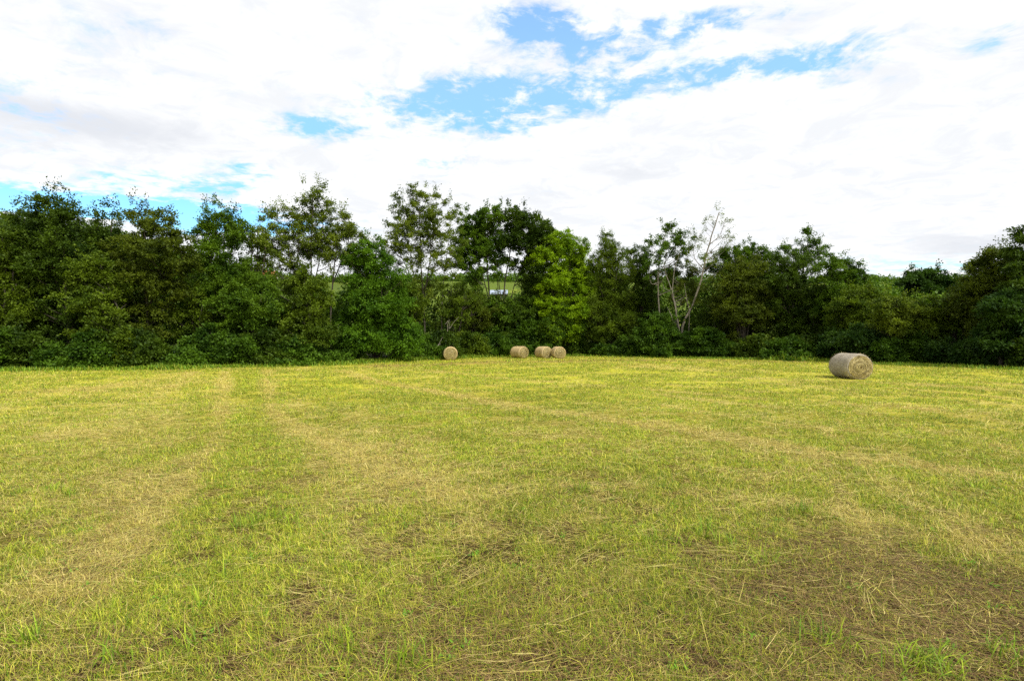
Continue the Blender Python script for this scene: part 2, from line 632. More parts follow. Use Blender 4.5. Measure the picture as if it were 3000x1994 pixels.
    for s in spots:
        m = rng.integers(25, 60)
        x = s[0] + rng.normal(0, 0.07, m)
        y = s[1] + rng.normal(0, 0.07, m)
        z = ground_z(x, y)
        col = pick(np.array([[0.20, 0.31, 0.014], [0.30, 0.38, 0.02], [0.12, 0.21, 0.012]]), m)
        add(np.stack([x, y, z], 1), rng.uniform(0, 6.28, m), np.abs(rng.normal(0.55, 0.3, m)), rng.uniform(0.10, 0.24, m),
            rng.uniform(0.004, 0.009, m) * max(1, s[1] / 5), rng.normal(0.6, 0.3, m), rgba(col, m))
    # clover and other flat broad leaves
    cx, cyy = points(2.2, 9, 130)
    idx = np.repeat(np.arange(130), rng.integers(5, 16, 130))
    m = len(idx)
    x = cx[idx] + rng.normal(0, 0.035, m)
    y = cyy[idx] + rng.normal(0, 0.035, m)
    col = np.array([[0.13, 0.27, 0.015]]) * rng.uniform(0.6, 1.3, (m, 1))
    add(np.stack([x, y, ground_z(x, y) + 0.02], 1), rng.uniform(0, 6.28, m), rng.normal(1.15, 0.25, m), rng.uniform(0.02, 0.045, m),
        rng.uniform(0.010, 0.020, m), rng.normal(0.2, 0.2, m), rgba(col, m))
    v = np.concatenate(V)
    q = np.concatenate(Q)
    t = np.concatenate(T)
    c = np.concatenate(C)
    o = np_mesh("mown_grass", v, [q, t], GRASS_MAT, face_col=np.concatenate([c, c]))
    tag(o, "mown yellow green grass stubble strewn with cut straw", "grass", None, "stuff")
    print("grass blades", len(c))


build_grass()


def build_weeds():
    """uncut bright green grass and weeds in a strip at the foot of the wood"""
    V, Q, T, C = [], [], [], []
    off = 0
    n = 80000
    px = rng.uniform(-150, 3150, n)
    dep = rng.normal(0.0, 0.8, n)
    a = np.interp(px, [p[0] for p in EDGE_PX], EDGE[:, 0])
    b = np.interp(px, [p[0] for p in EDGE_PX], EDGE[:, 1])
    r = np.hypot(a, b)
    x = a * (1 + dep / r) + rng.normal(0, 0.15, n)
    y = b * (1 + dep / r) + rng.normal(0, 0.15, n)
    lush = 0.32 + np.exp(-((px - 1280) / 330) ** 2) * 0.9 + np.exp(-((px - 2320) / 110) ** 2) * 0.5 + np.exp(-((px - 500) / 60) ** 2) * .7
    lush = lush * (0.45 + 1.1 * fbm(x, y, 1.6, 51, 3))
    keep = rng.random(n) < lush
    x, y, lush, px = x[keep], y[keep], lush[keep], px[keep]
    n = len(x)
    z = ground_z(x, y)
    pal = np.array([[0.13, 0.24, 0.010], [0.20, 0.31, 0.012], [0.09, 0.18, 0.010], [0.26, 0.30, 0.02]])
    col = pal[rng.integers(0, 4, n)] * rng.uniform(0.7, 1.2, (n, 1))
    ln = rng.uniform(0.15, 0.42, n) * (0.7 + 0.6 * np.clip(lush, 0, 1))
    tall = np.exp(-((px - 2320) / 60) ** 2)
    ln = ln * (1 + 1.0 * tall)
    v, q, t = blade_geo(np.stack([x, y, z], 1), rng.uniform(0, 6.28, n), np.abs(rng.normal(0.45, 0.3, n)), ln,
                        rng.uniform(0.03, 0.06, n), rng.normal(0.6, 0.3, n))
    o = np_mesh("edge_weeds", v, [q, t], GRASS_MAT, face_col=np.concatenate([rgba(col, n), rgba(col, n)]))
    tag(o, "uncut bright green weeds along the foot of the wood", "weeds", None, "stuff")


build_weeds()


# ------------------------------------------------------------------ foliage materials
def leaf_mat(name, dark, light, trans=0.28):
    m, t, p = simple_mat(name, 0.55, 0.12)
    geo = t.n.new("ShaderNodeNewGeometry")
    tcn = t.n.new("ShaderNodeTexCoord")
    rnd = geo.outputs["Random Per Island"]
    nz = t.noise(tcn.outputs["Object"], 0.55, 3, 0.6)
    f = t.math('ADD', t.math('MULTIPLY', rnd, 0.36), t.math('MULTIPLY', t.smooth(nz, 0.32, 0.68), 0.64))
    mid = tuple(0.5 * (a + b) for a, b in zip(dark, light))
    c = t.ramp(f, [(0.12, dark), (0.5, mid), (0.9, light)])
    t.l.new(c, p.inputs["Base Color"])
    tr = t.n.new("ShaderNodeBsdfTranslucent")
    c2 = t.mix(1.0, c, (1.35, 1.45, 0.7, 1), 'MULTIPLY')
    t.l.new(c2, tr.inputs["Color"])
    mx = t.n.new("ShaderNodeMixShader")
    mx.inputs[0].default_value = trans
    t.l.new(p.outputs[0], mx.inputs[1])
    t.l.new(tr.outputs[0], mx.inputs[2])
    t.l.new(mx.outputs[0], t.n["Material Output"].inputs["Surface"])
    return m


LEAF = {
    'dark': leaf_mat("dark_green_leaves", (0.018, 0.040, 0.004), (0.074, 0.122, 0.008)),
    'mid': leaf_mat("mid_green_leaves", (0.028, 0.068, 0.005), (0.112, 0.190, 0.010)),
    'fresh': leaf_mat("fresh_green_leaves", (0.030, 0.080, 0.004), (0.110, 0.215, 0.010)),
    'olive': leaf_mat("olive_leaves", (0.031, 0.060, 0.004), (0.128, 0.185, 0.010)),
    'open': leaf_mat("yellowish_green_leaves", (0.044, 0.076, 0.006), (0.175, 0.225, 0.018)),
    'lime': leaf_mat("bright_yellow_green_leaves", (0.075, 0.15, 0.003), (0.26, 0.39, 0.008)),
    'brown': leaf_mat("brownish_olive_leaves", (0.028, 0.047, 0.004), (0.112, 0.146, 0.010)),
    'shrub': leaf_mat("bramble_leaves", (0.018, 0.048, 0.004), (0.088, 0.165, 0.010)),
    'teal': leaf_mat("deep_bluish_green_leaves", (0.014, 0.040, 0.006), (0.056, 0.108, 0.013)),
}


def bark_mat(name, a, b):
    m, t, p = simple_mat(name, 0.9, 0.1)
    tcn = t.n.new("ShaderNodeTexCoord")
    mp = t.n.new("ShaderNodeMapping")
    mp.inputs["Scale"].default_value = (5, 5, 1.2)
    t.l.new(tcn.outputs["Object"], mp.inputs[0])
    f = t.noise(mp.outputs[0], 3.0, 6, 0.7)
    c = t.ramp(f, [(0.35, a), (0.65, b)])
    t.l.new(c, p.inputs["Base Color"])
    bp = t.n.new("ShaderNodeBump")
    bp.inputs["Strength"].default_value = 0.7
    bp.inputs["Distance"].default_value = 0.05
    t.l.new(f, bp.inputs["Height"])
    t.l.new(bp.outputs[0], p.inputs["Normal"])
    return m


BARK = bark_mat("grey_brown_bark", (0.030, 0.025, 0.018), (0.105, 0.090, 0.068))
PALE_BARK = bark_mat("pale_grey_bark", (0.085, 0.075, 0.058), (0.26, 0.23, 0.18))


# ------------------------------------------------------------------ trees
def tube(path, radii, sides=6):
    path = np.asarray(path, float)
    n = len(path)
    d = unit(np.gradient(path, axis=0))
    ref = np.where(np.abs(d[:, 2:3]) > 0.9, np.array([[1.0, 0, 0]]), np.array([[0, 0, 1.0]]))
    a = unit(np.cross(d, ref))
    b = np.cross(d, a)
    th = np.linspace(0, 2 * np.pi, sides, endpoint=False)
    ring = path[:, None] + np.asarray(radii)[:, None, None] * (np.cos(th)[None, :, None] * a[:, None] + np.sin(th)[None, :, None] * b[:, None])
    v = ring.reshape(-1, 3)
    i = np.arange(n * sides).reshape(n, sides)
    q = np.stack([i[:-1], np.roll(i[:-1], -1, 1), np.roll(i[1:], -1, 1), i[1:]], -1).reshape(-1, 4)
    return v, q


class Tubes:
    def __init__(self):
        self.v, self.q, self.off = [], [], 0

    def add(self, path, radii, sides=6):
        v, q = tube(path, radii, sides)
        self.v.append(v)
        self.q.append(q + self.off)
        self.off += len(v)


def leaf_geo(P, T, size, aspect, up_bias):
    n = len(P)
    nrm = unit(rng.normal(0, 1, (n, 3)) + np.array([0, 0, up_bias])[None])
    S = unit(np.cross(T, nrm))
    N = np.cross(S, T)
    l = size[:, None]
    wd = l * aspect * 0.5
    midp = P + T * l * 0.45
    tip = P + T * l - N * l * 0.12
    v = np.stack([P, midp + S * wd + N * wd * 0.25, tip, midp - S * wd + N * wd * 0.25], 1).reshape(-1, 3)
    q = np.arange(n * 4).reshape(n, 4)
    return v, q


def crown_leaves(centers, outward, spread, per, size, aspect, up_bias, tw_up, flat):
    """sprigs of leaves round each cluster centre"""
    m = len(centers)
    tw = 12
    d = rng.normal(0, 1, (m, tw, 3)) + outward[:, None] * 0.9
    d[..., 2] += tw_up + 0.35
    d = unit(d)
    d[..., 2] *= flat
    tl = rng.uniform(0.45, 1.15, (m, tw)) * spread[:, None]
    k = max(1, per // tw)
    u = rng.beta(2.0, 1.0, (m, tw, k))
    P = centers[:, None, None] + d[:, :, None] * (tl[:, :, None] * u)[..., None]
    P = P + rng.normal(0, 0.085, P.shape) * np.array([1, 1, 0.8])
    P[..., 2] -= 0.12 * spread.mean() * u ** 2
    T = unit(d[:, :, None] * 0.7 + rng.normal(0, 0.62, P.shape))
    P, T = P.reshape(-1, 3), T.reshape(-1, 3)
    sz = size * rng.uniform(0.6, 1.3, len(P))
    return leaf_geo(P, T, sz, aspect, up_bias)


def curve(a, b, bend, n=6):
    t = np.linspace(0, 1, n)[:, None]
    c = 0.5 * (a + b) + bend
    return (1 - t) ** 2 * a + 2 * t * (1 - t) * c + t ** 2 * b


def make_tree(name, label, cat, group, base_px, depth, lobes, mat, dens=1.0, per=216, size=0.145, aspect=0.62, spread=0.70,
              trunk_r=0.14, up_bias=1.3, tw_up=0.25, flat=0.8, bark=None, stems=None, leggy=1.0, spikes=0, shrub=False):
    D = depth
    wx = (base_px - 1500) / FPX * D
    wy = place(base_px, 990, D)[1]
    base = np.array([wx, wy, float(ground_z(wx, wy)) - 0.05])
    root = empty(name, base)
    tag(root, label, cat, group)
    centers, outs, spr, lob_c, lob_i, sp_c = [], [], [], [], [], []
    if dens >= 0.95 and not shrub and name != "sapling" and bark is None:
        lobes = lobes + [(base_px - 34, 905, 46, 40, 0.8), (base_px + 36, 920, 46, 40, 0.8), (base_px, 970, 62, 38, 0.8)]
    for li, lb in enumerate(lobes):
        cx, cyy, rx, ry = lb[:4]
        k = lb[4] if len(lb) > 4 else 1.0
        dz = rng.uniform(-0.4, 0.4) * rx / FPX * D
        c = place(cx, cyy, D + dz) - base
        R = np.array([rx, rx * 0.9, ry]) / FPX * D
        n = max(3, int(round(k * dens * (15 if k > 0.75 else 11) * R[0] * R[2] * (0.70 / spread) ** 2)))
        dirs = unit(rng.normal(0, 1, (n, 3)))
        rad = rng.random(n) ** 0.42 * (rng.uniform(0.78, 1.12, n) if dens > 0.95 else rng.uniform(0.7, 1.4, n))
        p = c + dirs * R * rad[:, None]
        if shrub:
            p[:, 2] = np.maximum(p[:, 2], 0.12)
        centers.append(p)
        outs.append(dirs)
        spr.append(spread * rng.uniform(0.7, 1.3, n))
        lob_c.append(c)
        lob_i += [li] * n
        for s in range(spikes + 1 if not shrub else 0):
            sp_c.append(c + np.array([rng.uniform(-0.75, 0.75) * R[0], rng.uniform(-0.5, 0.5) * R[0], R[2] * rng.uniform(0.8, 1.05)]))
    C = np.concatenate(centers)
    O = np.concatenate(outs)
    S = np.concatenate(spr)
    v, q = crown_leaves(C, O, S, per, size, aspect, up_bias, tw_up, flat)
    if sp_c:
        P = np.array(sp_c)
        up = np.tile(np.array([[0, 0, 1.4]]), (len(P), 1))
        v2, q2 = crown_leaves(P, up, 0.62 * rng.uniform(0.6, 1.4, len(P)), 60, size, aspect, up_bias, 1.2, 1.5)
        q = np.concatenate([q, q2 + len(v)])
        v = np.concatenate([v, v2])
    np_mesh("crown", v, [q], LEAF[mat], root)
    # trunk, limbs and branches
    tb = Tubes()
    zmax = C[:, 2].max()
    paths = []
    if stems:
        for st in stems:
            pts = [place(x, yy, D + rng.uniform(-0.2, 0.2)) - base for x, yy in st[1:]]
            if abs(pts[0][2]) < 6:
                p0 = pts[0].copy()
                p0[2] = min(0, p0[2])
                pts = [p0] + pts if pts[0][2] > 0.2 else pts
            pts = np.array(pts)
            tt = np.linspace(0, len(pts) - 1, 4 * len(pts))
            pp = np.stack([np.interp(tt, np.arange(len(pts)), pts[:, i]) for i in range(3)], 1)
            pp[1:-1] += rng.normal(0, 0.03, pp[1:-1].shape)
            ker = np.array([0.25, 0.5, 0.25])
            for i in range(3):
                pp[1:-1, i] = np.convolve(pp[:, i], ker, 'valid')
            r = st[0]
            tb.add(pp, np.linspace(r, r * 0.3, len(pp)), 7)
            paths.append(pp)
    else:
        for li, c in enumerate(lob_c):
            if c[2] < 0.2 * zmax and not shrub:
                continue
            b0 = rng.normal(0, 0.16 if not shrub else 0.4, 3) * np.array([1, 1, 0])
            top = c + np.array([0, 0, 0.3 * (zmax - c[2])])
            bend = np.array([-0.25 * (c[0]), -0.25 * c[1], 0]) + rng.normal(0, 0.15, 3) * np.array([1, 1, 0])
            pp = curve(b0, top, bend, 9)
            pp[1:-1] += rng.normal(0, 0.05, pp[1:-1].shape)
            tb.add(pp, np.linspace(trunk_r * rng.uniform(0.7, 1.1), trunk_r * 0.22, len(pp)), 6)
            paths.append(pp)
    if paths:
        allp = np.concatenate(paths)
        for i in range(0, len(C), 1 if dens < 0.95 else 3):
            c = C[i]
            dd = np.hypot(allp[:, 0] - c[0], allp[:, 1] - c[1])
            want = c[2] - 0.7 * dd - 0.15
            score = np.abs(allp[:, 2] - want) + 0.5 * dd
            j = int(np.argmin(score))
            a = allp[j]
            pp = curve(a, c + O[i] * S[i] * 0.4, np.array([0, 0, -0.12 * np.linalg.norm(c - a)]) + rng.normal(0, 0.08, 3), 5)
            L = np.linalg.norm(c - a)
            if L > (5.5 if dens < 0.95 or size < 0.14 else 3.2):
                continue
            r0 = min(trunk_r * 0.4, 0.010 + 0.010 * L)
            tb.add(pp, np.linspace(r0, 0.006, 5), 4)
    if tb.v:
        np_mesh("trunk" if not shrub else "stem", np.concatenate(tb.v), [np.concatenate(tb.q)], bark or BARK, root)
    return root


def E(px, back):
    return edge_depth(px) + back


G_EDGE = "trees along the edge of the field"
G_BUSH = "shrubs along the foot of the wood"

# ---- left third
make_tree("broadleaf_tree", "dark olive tree cut off by the left edge of the photo", "tree", G_EDGE, 20, E(20, 4),
          [(-60, 690, 70, 70), (10, 720, 65, 70), (-30, 830, 90, 90), (50, 830, 70, 80), (20, 930, 80, 60)], 'olive', 1.1, spikes=2)
make_tree("broadleaf_tree", "tallest dark green tree at far left, topping all its neighbours", "tree", G_EDGE, 200, E(200, 4),
          [(150, 612, 46, 42), (185, 640, 40, 36), (130, 690, 80, 55), (190, 720, 70, 60), (150, 790, 90, 70), (220, 800, 60, 60), (130, 860, 60, 45)], 'dark',
          1.15, spikes=2, stems=[(0.17, (198, 950), (196, 860), (180, 760), (152, 610)), (0.1, (208, 930), (200, 880), (225, 800)), (0.08, (196, 880), (150, 800), (130, 700))])
make_tree("broadleaf_tree", "dark rounded tree joined to the left side of the tallest left-hand tree", "tree", G_EDGE, 75, E(75, 6),
          [(72, 650, 36, 36), (55, 710, 60, 45), (80, 770, 60, 60), (70, 850, 70, 60)], 'dark', 1.1, spikes=2)
make_tree("young_tree", "thin twiggy-topped green tree between the tallest left tree and the olive one", "tree", G_EDGE, 325, E(325, 5),
          [(328, 640, 22, 30, .7), (285, 665, 22, 22, .7), (310, 730, 62, 55), (330, 800, 70, 60), (280, 850, 60, 60), (300, 920, 60, 50)], 'dark', 1.0, spikes=2)
make_tree("broadleaf_tree", "brownish olive tree with pale twigs left of centre of the left wood", "tree", G_EDGE, 430, E(430, 4),
          [(425, 640, 38, 34), (475, 665, 34, 32), (515, 690, 30, 38), (395, 715, 60, 48), (470, 740, 70, 52), (530, 770, 42, 52), (420, 815, 80, 52), (500, 850, 60, 50)],
          'brown', 1.05, spikes=2, flat=0.6, up_bias=1.3,
          stems=[(0.12, (433, 960), (428, 860), (424, 700), (425, 640)), (0.08, (433, 900), (480, 800), (505, 700)), (0.07, (470, 820), (530, 760), (540, 740)), (0.06, (428, 860), (390, 760))])
make_tree("young_tree", "light olive young tree in front of the dark trunk at far left", "tree", G_EDGE, 300, E(300, 2.5),
          [(280, 770, 50, 38), (250, 800, 50, 38), (310, 820, 60, 45), (270, 870, 60, 40)], 'olive', 0.95, flat=0.6, up_bias=1.3,
          stems=[(0.09, (349, 960), (348, 910), (335, 880), (300, 800)), (0.06, (348, 910), (370, 890))])
make_tree("broadleaf_tree", "green tree with a pointed top left of the tall open tree", "tree", G_EDGE, 640, E(640, 5),
          [(632, 645, 30, 36), (605, 690, 42, 36), (660, 690, 42, 42), (695, 672, 28, 38), (620, 760, 62, 52), (680, 770, 50, 52), (640, 840, 75, 55), (620, 910, 70, 50)], 'mid', 1.05, spikes=3)
make_tree("young_tree", "thin see-through tree beside the tall open yellowish tree", "tree", G_EDGE, 745, E(745, 5),
          [(755, 675, 34, 38, .6), (735, 720, 36, 40, .6), (780, 730, 36, 48, .6), (750, 790, 50, 42, .7)], 'open', 0.8, size=.15)
make_tree("broadleaf_tree", "tall open yellowish green tree with many thin stems, sky showing through", "tree", G_EDGE, 900, E(900, 6),
          [(915, 580, 32, 38, .8), (950, 590, 26, 34, .7), (880, 640, 46, 40, .9), (945, 650, 48, 44, .9), (1010, 660, 34, 44, .9), (830, 660, 38, 44, .8), (900, 705, 60, 42, .9),
           (975, 715, 55, 42, .9), (840, 720, 46, 38, .8), (1030, 700, 34, 34, .8), (860, 765, 46, 28, .7), (965, 770, 40, 26, .6), (800, 720, 40, 46, .8), (910, 760, 50, 30, .7), (1000, 740, 46, 36, .8), (800, 790, 50, 36, .8)], 'open', 0.9, size=0.14, per=200, tw_up=0.5, spikes=1,
          stems=[(0.10, (905, 980), (910, 850), (912, 720), (915, 580)), (0.08, (905, 900), (935, 770), (950, 620)), (0.08, (890, 900), (870, 790), (880, 640)),
                 (0.07, (885, 850), (850, 760), (830, 660)), (0.09, (967, 950), (975, 830), (985, 740), (1010, 650)), (0.06, (975, 830), (1020, 720))])
make_tree("young_tree", "olive spreading small tree low in front of the tall open tree", "tree", G_EDGE, 890, E(890, 2),
          [(900, 815, 52, 32), (860, 850, 50, 34), (930, 870, 50, 40), (880, 920, 70, 38), (850, 970, 70, 35), (920, 985, 60, 35)], 'olive', 1.0, flat=0.6, up_bias=1.3,
          stems=[(0.08, (905, 960), (903, 900), (890, 830)), (0.06, (895, 960), (880, 890), (855, 850))])
make_tree("broadleaf_tree", "dark green mass of a tree below the pointed-top tree", "tree", G_EDGE, 730, E(730, 3),
          [(735, 830, 65, 48), (690, 890, 75, 60), (770, 890, 60, 52), (720, 950, 90, 45)], 'mid', 1.1)
make_tree("bushy_tree", "dense bright mid-green bushy tree reaching down to the field left of the bales", "tree", G_EDGE, 1100, E(1100, 1.6),
          [(1080, 738, 52, 34), (1060, 775, 60, 38), (1110, 780, 52, 36), (1140, 840, 58, 42), (1070, 850, 60, 45), (1120, 900, 85, 50), (1060, 930, 60, 45), (1160, 950, 70, 50), (1080, 990, 90, 45),
           (1180, 1000, 55, 45), (1030, 1000, 50, 42)], 'fresh', 1.2, size=0.15)
# ---- centre
make_tree("broadleaf_tree", "tall slender open tree with upright grey stems behind the leftmost small bale", "tree", G_EDGE, 1236, E(1236, 5),
          [(1228, 585, 34, 36, .8), (1180, 610, 28, 36, .7), (1280, 605, 28, 36, .7), (1215, 640, 52, 38, .9), (1265, 655, 44, 38, .9), (1175, 670, 42, 36, .8), (1235, 700, 60, 40, .9), (1150, 705, 34, 32, .7),
           (1290, 700, 32, 36, .7), (1190, 745, 44, 32, .6), (1255, 760, 46, 32, .7), (1160, 775, 36, 24, .6), (1215, 780, 50, 28, .6), (1140, 740, 34, 34, .7), (1300, 760, 34, 40, .7), (1250, 850, 44, 40, .7), (1200, 860, 40, 36, .6)], 'open', 0.92, size=0.14, per=200, tw_up=0.7, spikes=1,
          stems=[(0.11, (1243, 945), (1240, 860), (1232, 760), (1228, 590)), (0.08, (1243, 870), (1260, 760), (1278, 620)), (0.08, (1230, 930), (1212, 800), (1182, 620)),
                 (0.06, (1222, 860), (1190, 780), (1150, 700)), (0.07, (1240, 850), (1275, 780), (1295, 700))])
make_tree("young_tree", "thin pale olive sapling squeezed between the two tall open crowns", "tree", G_EDGE, 1294, E(1294, 6),
          [(1325, 615, 18, 26, .6), (1325, 665, 28, 36, .7), (1338, 730, 30, 36, .7), (1315, 770, 34, 30, .5)], 'olive', 0.7, size=.14, bark=PALE_BARK,
          stems=[(0.07, (1293, 930), (1297, 850), (1310, 740), (1325, 610))])
make_tree("broadleaf_tree", "dark leafy tree with forked bare lower trunks above the middle bale", "tree", G_EDGE, 1440, E(1440, 4),
          [(1390, 655, 40, 36), (1440, 635, 36, 30), (1375, 700, 36, 40), (1430, 700, 52, 40), (1400, 745, 52, 30, .8), (1460, 750, 40, 34, .7), (1420, 800, 46, 30, .6), (1350, 750, 34, 44, .8), (1385, 820, 36, 40, .7)], 'mid', 1.06, spikes=2, size=.18,
          stems=[(0.13, (1449, 945), (1436, 890), (1430, 820), (1425, 720), (1440, 640)), (0.09, (1436, 890), (1412, 800), (1385, 680)), (0.08, (1445, 920), (1460, 860), (1452, 760))])
make_tree("broadleaf_tree", "broad dark round-headed tree right of the forked trunks", "tree", G_EDGE, 1478, E(1478, 4),
          [(1505, 640, 40, 34), (1550, 665, 44, 36), (1590, 690, 36, 40), (1510, 700, 50, 42), (1570, 730, 52, 44), (1500, 765, 36, 28, .6), (1570, 800, 52, 46), (1580, 860, 50, 46), (1550, 920, 50, 42)], 'dark', 1.05, spikes=2, size=.18,
          stems=[(0.13, (1476, 950), (1473, 900), (1480, 820), (1500, 700), (1505, 640)), (0.09, (1485, 940), (1505, 840), (1560, 700)), (0.08, (1473, 900), (1462, 830), (1470, 760))])
make_tree("broadleaf_tree", "bright yellow-green dense tree, the brightest in the wood", "tree", G_EDGE, 1645, E(1645, 1.4),
          [(1640, 714, 46, 36), (1680, 735, 46, 38), (1610, 765, 50, 42), (1690, 785, 50, 42), (1645, 820, 60, 42), (1705, 840, 42, 36), (1600, 850, 46, 36), (1640, 880, 52, 34), (1695, 895, 42, 30)], 'lime', 1.6, size=0.15, flat=.65, up_bias=1.3)
make_tree("young_tree", "medium green small tree beneath the bright yellow-green one", "tree", G_EDGE, 1600, E(1600, 2.5),
          [(1590, 905, 44, 36), (1650, 925, 55, 40), (1610, 960, 65, 40), (1680, 970, 55, 36)], 'mid', 1.1)
make_tree("feathery_tree", "feathery olive tree with a fine rounded head right of the yellow-green tree", "tree", G_EDGE, 1790, E(1790, 3),
          [(1780, 715, 30, 30), (1800, 750, 46, 36), (1760, 770, 40, 36), (1810, 800, 50, 42), (1755, 830, 48, 44), (1815, 860, 52, 46), (1770, 900, 70, 46), (1820, 930, 56, 40), (1770, 960, 80, 38)], 'olive', 1.2, size=0.125, per=190, spikes=2)
make_tree("broadleaf_tree", "dark tree half hidden behind the feathery olive tree", "tree", G_EDGE, 1875, E(1875, 6),
          [(1865, 755, 34, 32), (1885, 800, 40, 44), (1890, 860, 44, 44), (1880, 930, 48, 44)], 'dark', 1.1)
# ---- right of centre
make_tree("broadleaf_tree", "slim grey-stemmed tree with a loose crown left of the leaning pale trunk", "tree", G_EDGE, 1933, E(1933, 3),
          [(1950, 680, 28, 24, .7), (1985, 690, 32, 26, .7), (1915, 725, 28, 24, .8), (1965, 725, 44, 28, .9), (2010, 715, 28, 26, .6), (1945, 765, 42, 28, .7), (1990, 770, 34, 30, .6), (1910, 780, 24, 26, .7)], 'mid', 0.7, size=0.15, bark=PALE_BARK,
          stems=[(0.10, (1935, 955), (1929, 880), (1927, 800), (1940, 720), (1950, 670)), (0.055, (1927, 810), (1955, 760), (1990, 700)), (0.05, (1927, 835), (1905, 830), (1900, 780)), (0.05, (1930, 780), (1912, 740))])
make_tree("leaning_tree", "leaning pale-barked tree with an almost bare wispy top", "tree", G_EDGE, 1998, E(1998, 2.5),
          [(2095, 645, 26, 26, .35), (2118, 670, 26, 26, .3), (2085, 690, 30, 24, .4), (2060, 720, 28, 24, .35), (2120, 710, 24, 22, .35), (2045, 760, 30, 28, .5), (2075, 770, 30, 26, .5), (2030, 720, 26, 24, .5), (2130, 690, 22, 24, .4)], 'open', 0.9, size=0.13, per=60, bark=PALE_BARK,
          stems=[(0.15, (1996, 970), (2003, 945), (2030, 890), (2052, 830), (2072, 740), (2085, 690), (2107, 622)), (0.05, (2062, 790), (2035, 760), (2030, 720)), (0.05, (2075, 720), (2110, 690), (2125, 640)), (0.05, (2020, 912), (2010, 870), (2005, 830)), (0.07, (1990, 965), (1978, 900), (1968, 850), (1975, 790), (1990, 740)), (0.05, (1968, 850), (1950, 800), (1945, 760))])
make_tree("young_tree", "small olive tree with bent pale limbs at the foot of the leaning tree", "tree", G_EDGE, 1982, E(1982, 3.5),
          [(1975, 815, 50, 30, .8), (2020, 830, 40, 32, .8), (1990, 860, 60, 32, .7), (2010, 790, 34, 28, .7)], 'brown', 0.95, size=.13, bark=PALE_BARK,
          stems=[(0.10, (1986, 965), (1980, 900), (1972, 860), (1995, 845), (2010, 820)), (0.07, (1978, 955), (1965, 920), (1955, 900)), (0.05, (1980, 900), (1962, 850), (1945, 845), (1935, 860))])
make_tree("broadleaf_tree", "green-topped broad tree just right of the leaning pale tree", "tree", G_EDGE, 2180, E(2180, 7),
          [(2150, 745, 50, 26), (2205, 745, 48, 28), (2250, 770, 40, 30), (2110, 780, 46, 34), (2180, 800, 70, 40), (2240, 830, 50, 44)], 'mid', 1.1)
make_tree("broadleaf_tree", "brownish olive tree in front of the green-topped broad tree", "tree", G_EDGE, 2180, E(2180, 3.5),
          [(2190, 785, 44, 36), (2150, 815, 56, 40), (2220, 820, 50, 40), (2170, 860, 70, 40), (2240, 865, 44, 36), (2130, 895, 50, 36), (2190, 915, 70, 34), (2250, 940, 50, 32)], 'brown', 1.1, size=.14, per=170)
make_tree("broadleaf_tree", "dense dark tree below the lone airy crown on the right", "tree", G_EDGE, 2320, E(2320, 5),
          [(2300, 775, 40, 30), (2345, 790, 42, 34), (2300, 830, 55, 46), (2350, 860, 55, 50), (2310, 910, 60, 46), (2350, 950, 60, 40)], 'dark', 1.15)
make_tree("broadleaf_tree", "lone airy crown standing above the dark trees on the right", "tree", G_EDGE, 2352, E(2352, 9),
          [(2368, 700, 24, 22, .8), (2330, 728, 30, 16, .6), (2392, 728, 28, 18, .9), (2355, 745, 40, 16, .8), (2300, 738, 20, 14, .4), (2385, 755, 30, 14, .8)], 'mid', 0.85, size=.15,
          stems=[(0.10, (2352, 800), (2358, 760), (2368, 700)), (0.06, (2355, 780), (2330, 730)), (0.06, (2358, 770), (2390, 730))])
make_tree("broadleaf_tree", "green round-topped tree left of the gap with the distant view", "tree", G_EDGE, 2460, E(2460, 5),
          [(2430, 785, 36, 30), (2475, 785, 36, 28), (2505, 815, 32, 28), (2450, 830, 50, 38), (2490, 865, 46, 38), (2440, 890, 50, 44), (2480, 940, 55, 40)], 'mid', 1.1)
make_tree("broadleaf_tree", "round dark bluish green tree alone in the gap on the right", "tree", G_EDGE, 2715, E(2715, 14),
          [(2695, 815, 34, 24), (2735, 815, 34, 22), (2670, 835, 32, 28), (2770, 830, 28, 24), (2715, 835, 52, 36), (2700, 880, 50, 36), (2760, 860, 36, 32)], 'teal', 1.15, size=.2)
make_tree("broadleaf_tree", "broad olive tree at the right edge under the tiered dark tree", "tree", G_EDGE, 2900, E(2900, 4),
          [(2905, 765, 40, 30), (2945, 755, 44, 32), (2990, 775, 44, 40), (2865, 790, 40, 20), (2890, 820, 55, 40), (2960, 830, 60, 44), (2850, 850, 50, 40), (2920, 885, 65, 42), (2990, 890, 50, 46), (2840, 910, 50, 40)], 'brown', 1.1)
make_tree("tiered_tree", "tall dark tree with tiered drooping boughs cut off by the right edge", "tree", G_EDGE, 3030, E(3030, 3),
          [(3020, 668, 40, 9), (3010, 705, 40, 10), (3000, 742, 52, 14), (3040, 690, 50, 20), (3010, 785, 60, 22), (3060, 750, 60, 40), (3030, 840, 70, 40)], 'dark', 1.2, flat=.4, size=.22, aspect=.35, up_bias=1.5)
make_tree("bushy_tree", "very dark long-leaved tree at the bottom right corner of the wood", "tree", G_EDGE, 2960, E(2960, 1.5),
          [(2930, 900, 40, 20), (2980, 880, 50, 26), (2950, 945, 66, 30), (3010, 940, 50, 40), (2930, 1000, 70, 34), (2990, 1010, 60, 40)], 'teal', 1.15, flat=.5, size=.26, aspect=.32, up_bias=1.4)
make_tree("young_tree", "yellowish young tree standing just right of the large bale's wood edge", "tree", G_EDGE, 2650, E(2650, 2.5),
          [(2625, 895, 40, 26), (2660, 920, 48, 28), (2600, 935, 45, 28), (2640, 960, 60, 34)], 'open', 1.1, flat=.6, up_bias=1.3)
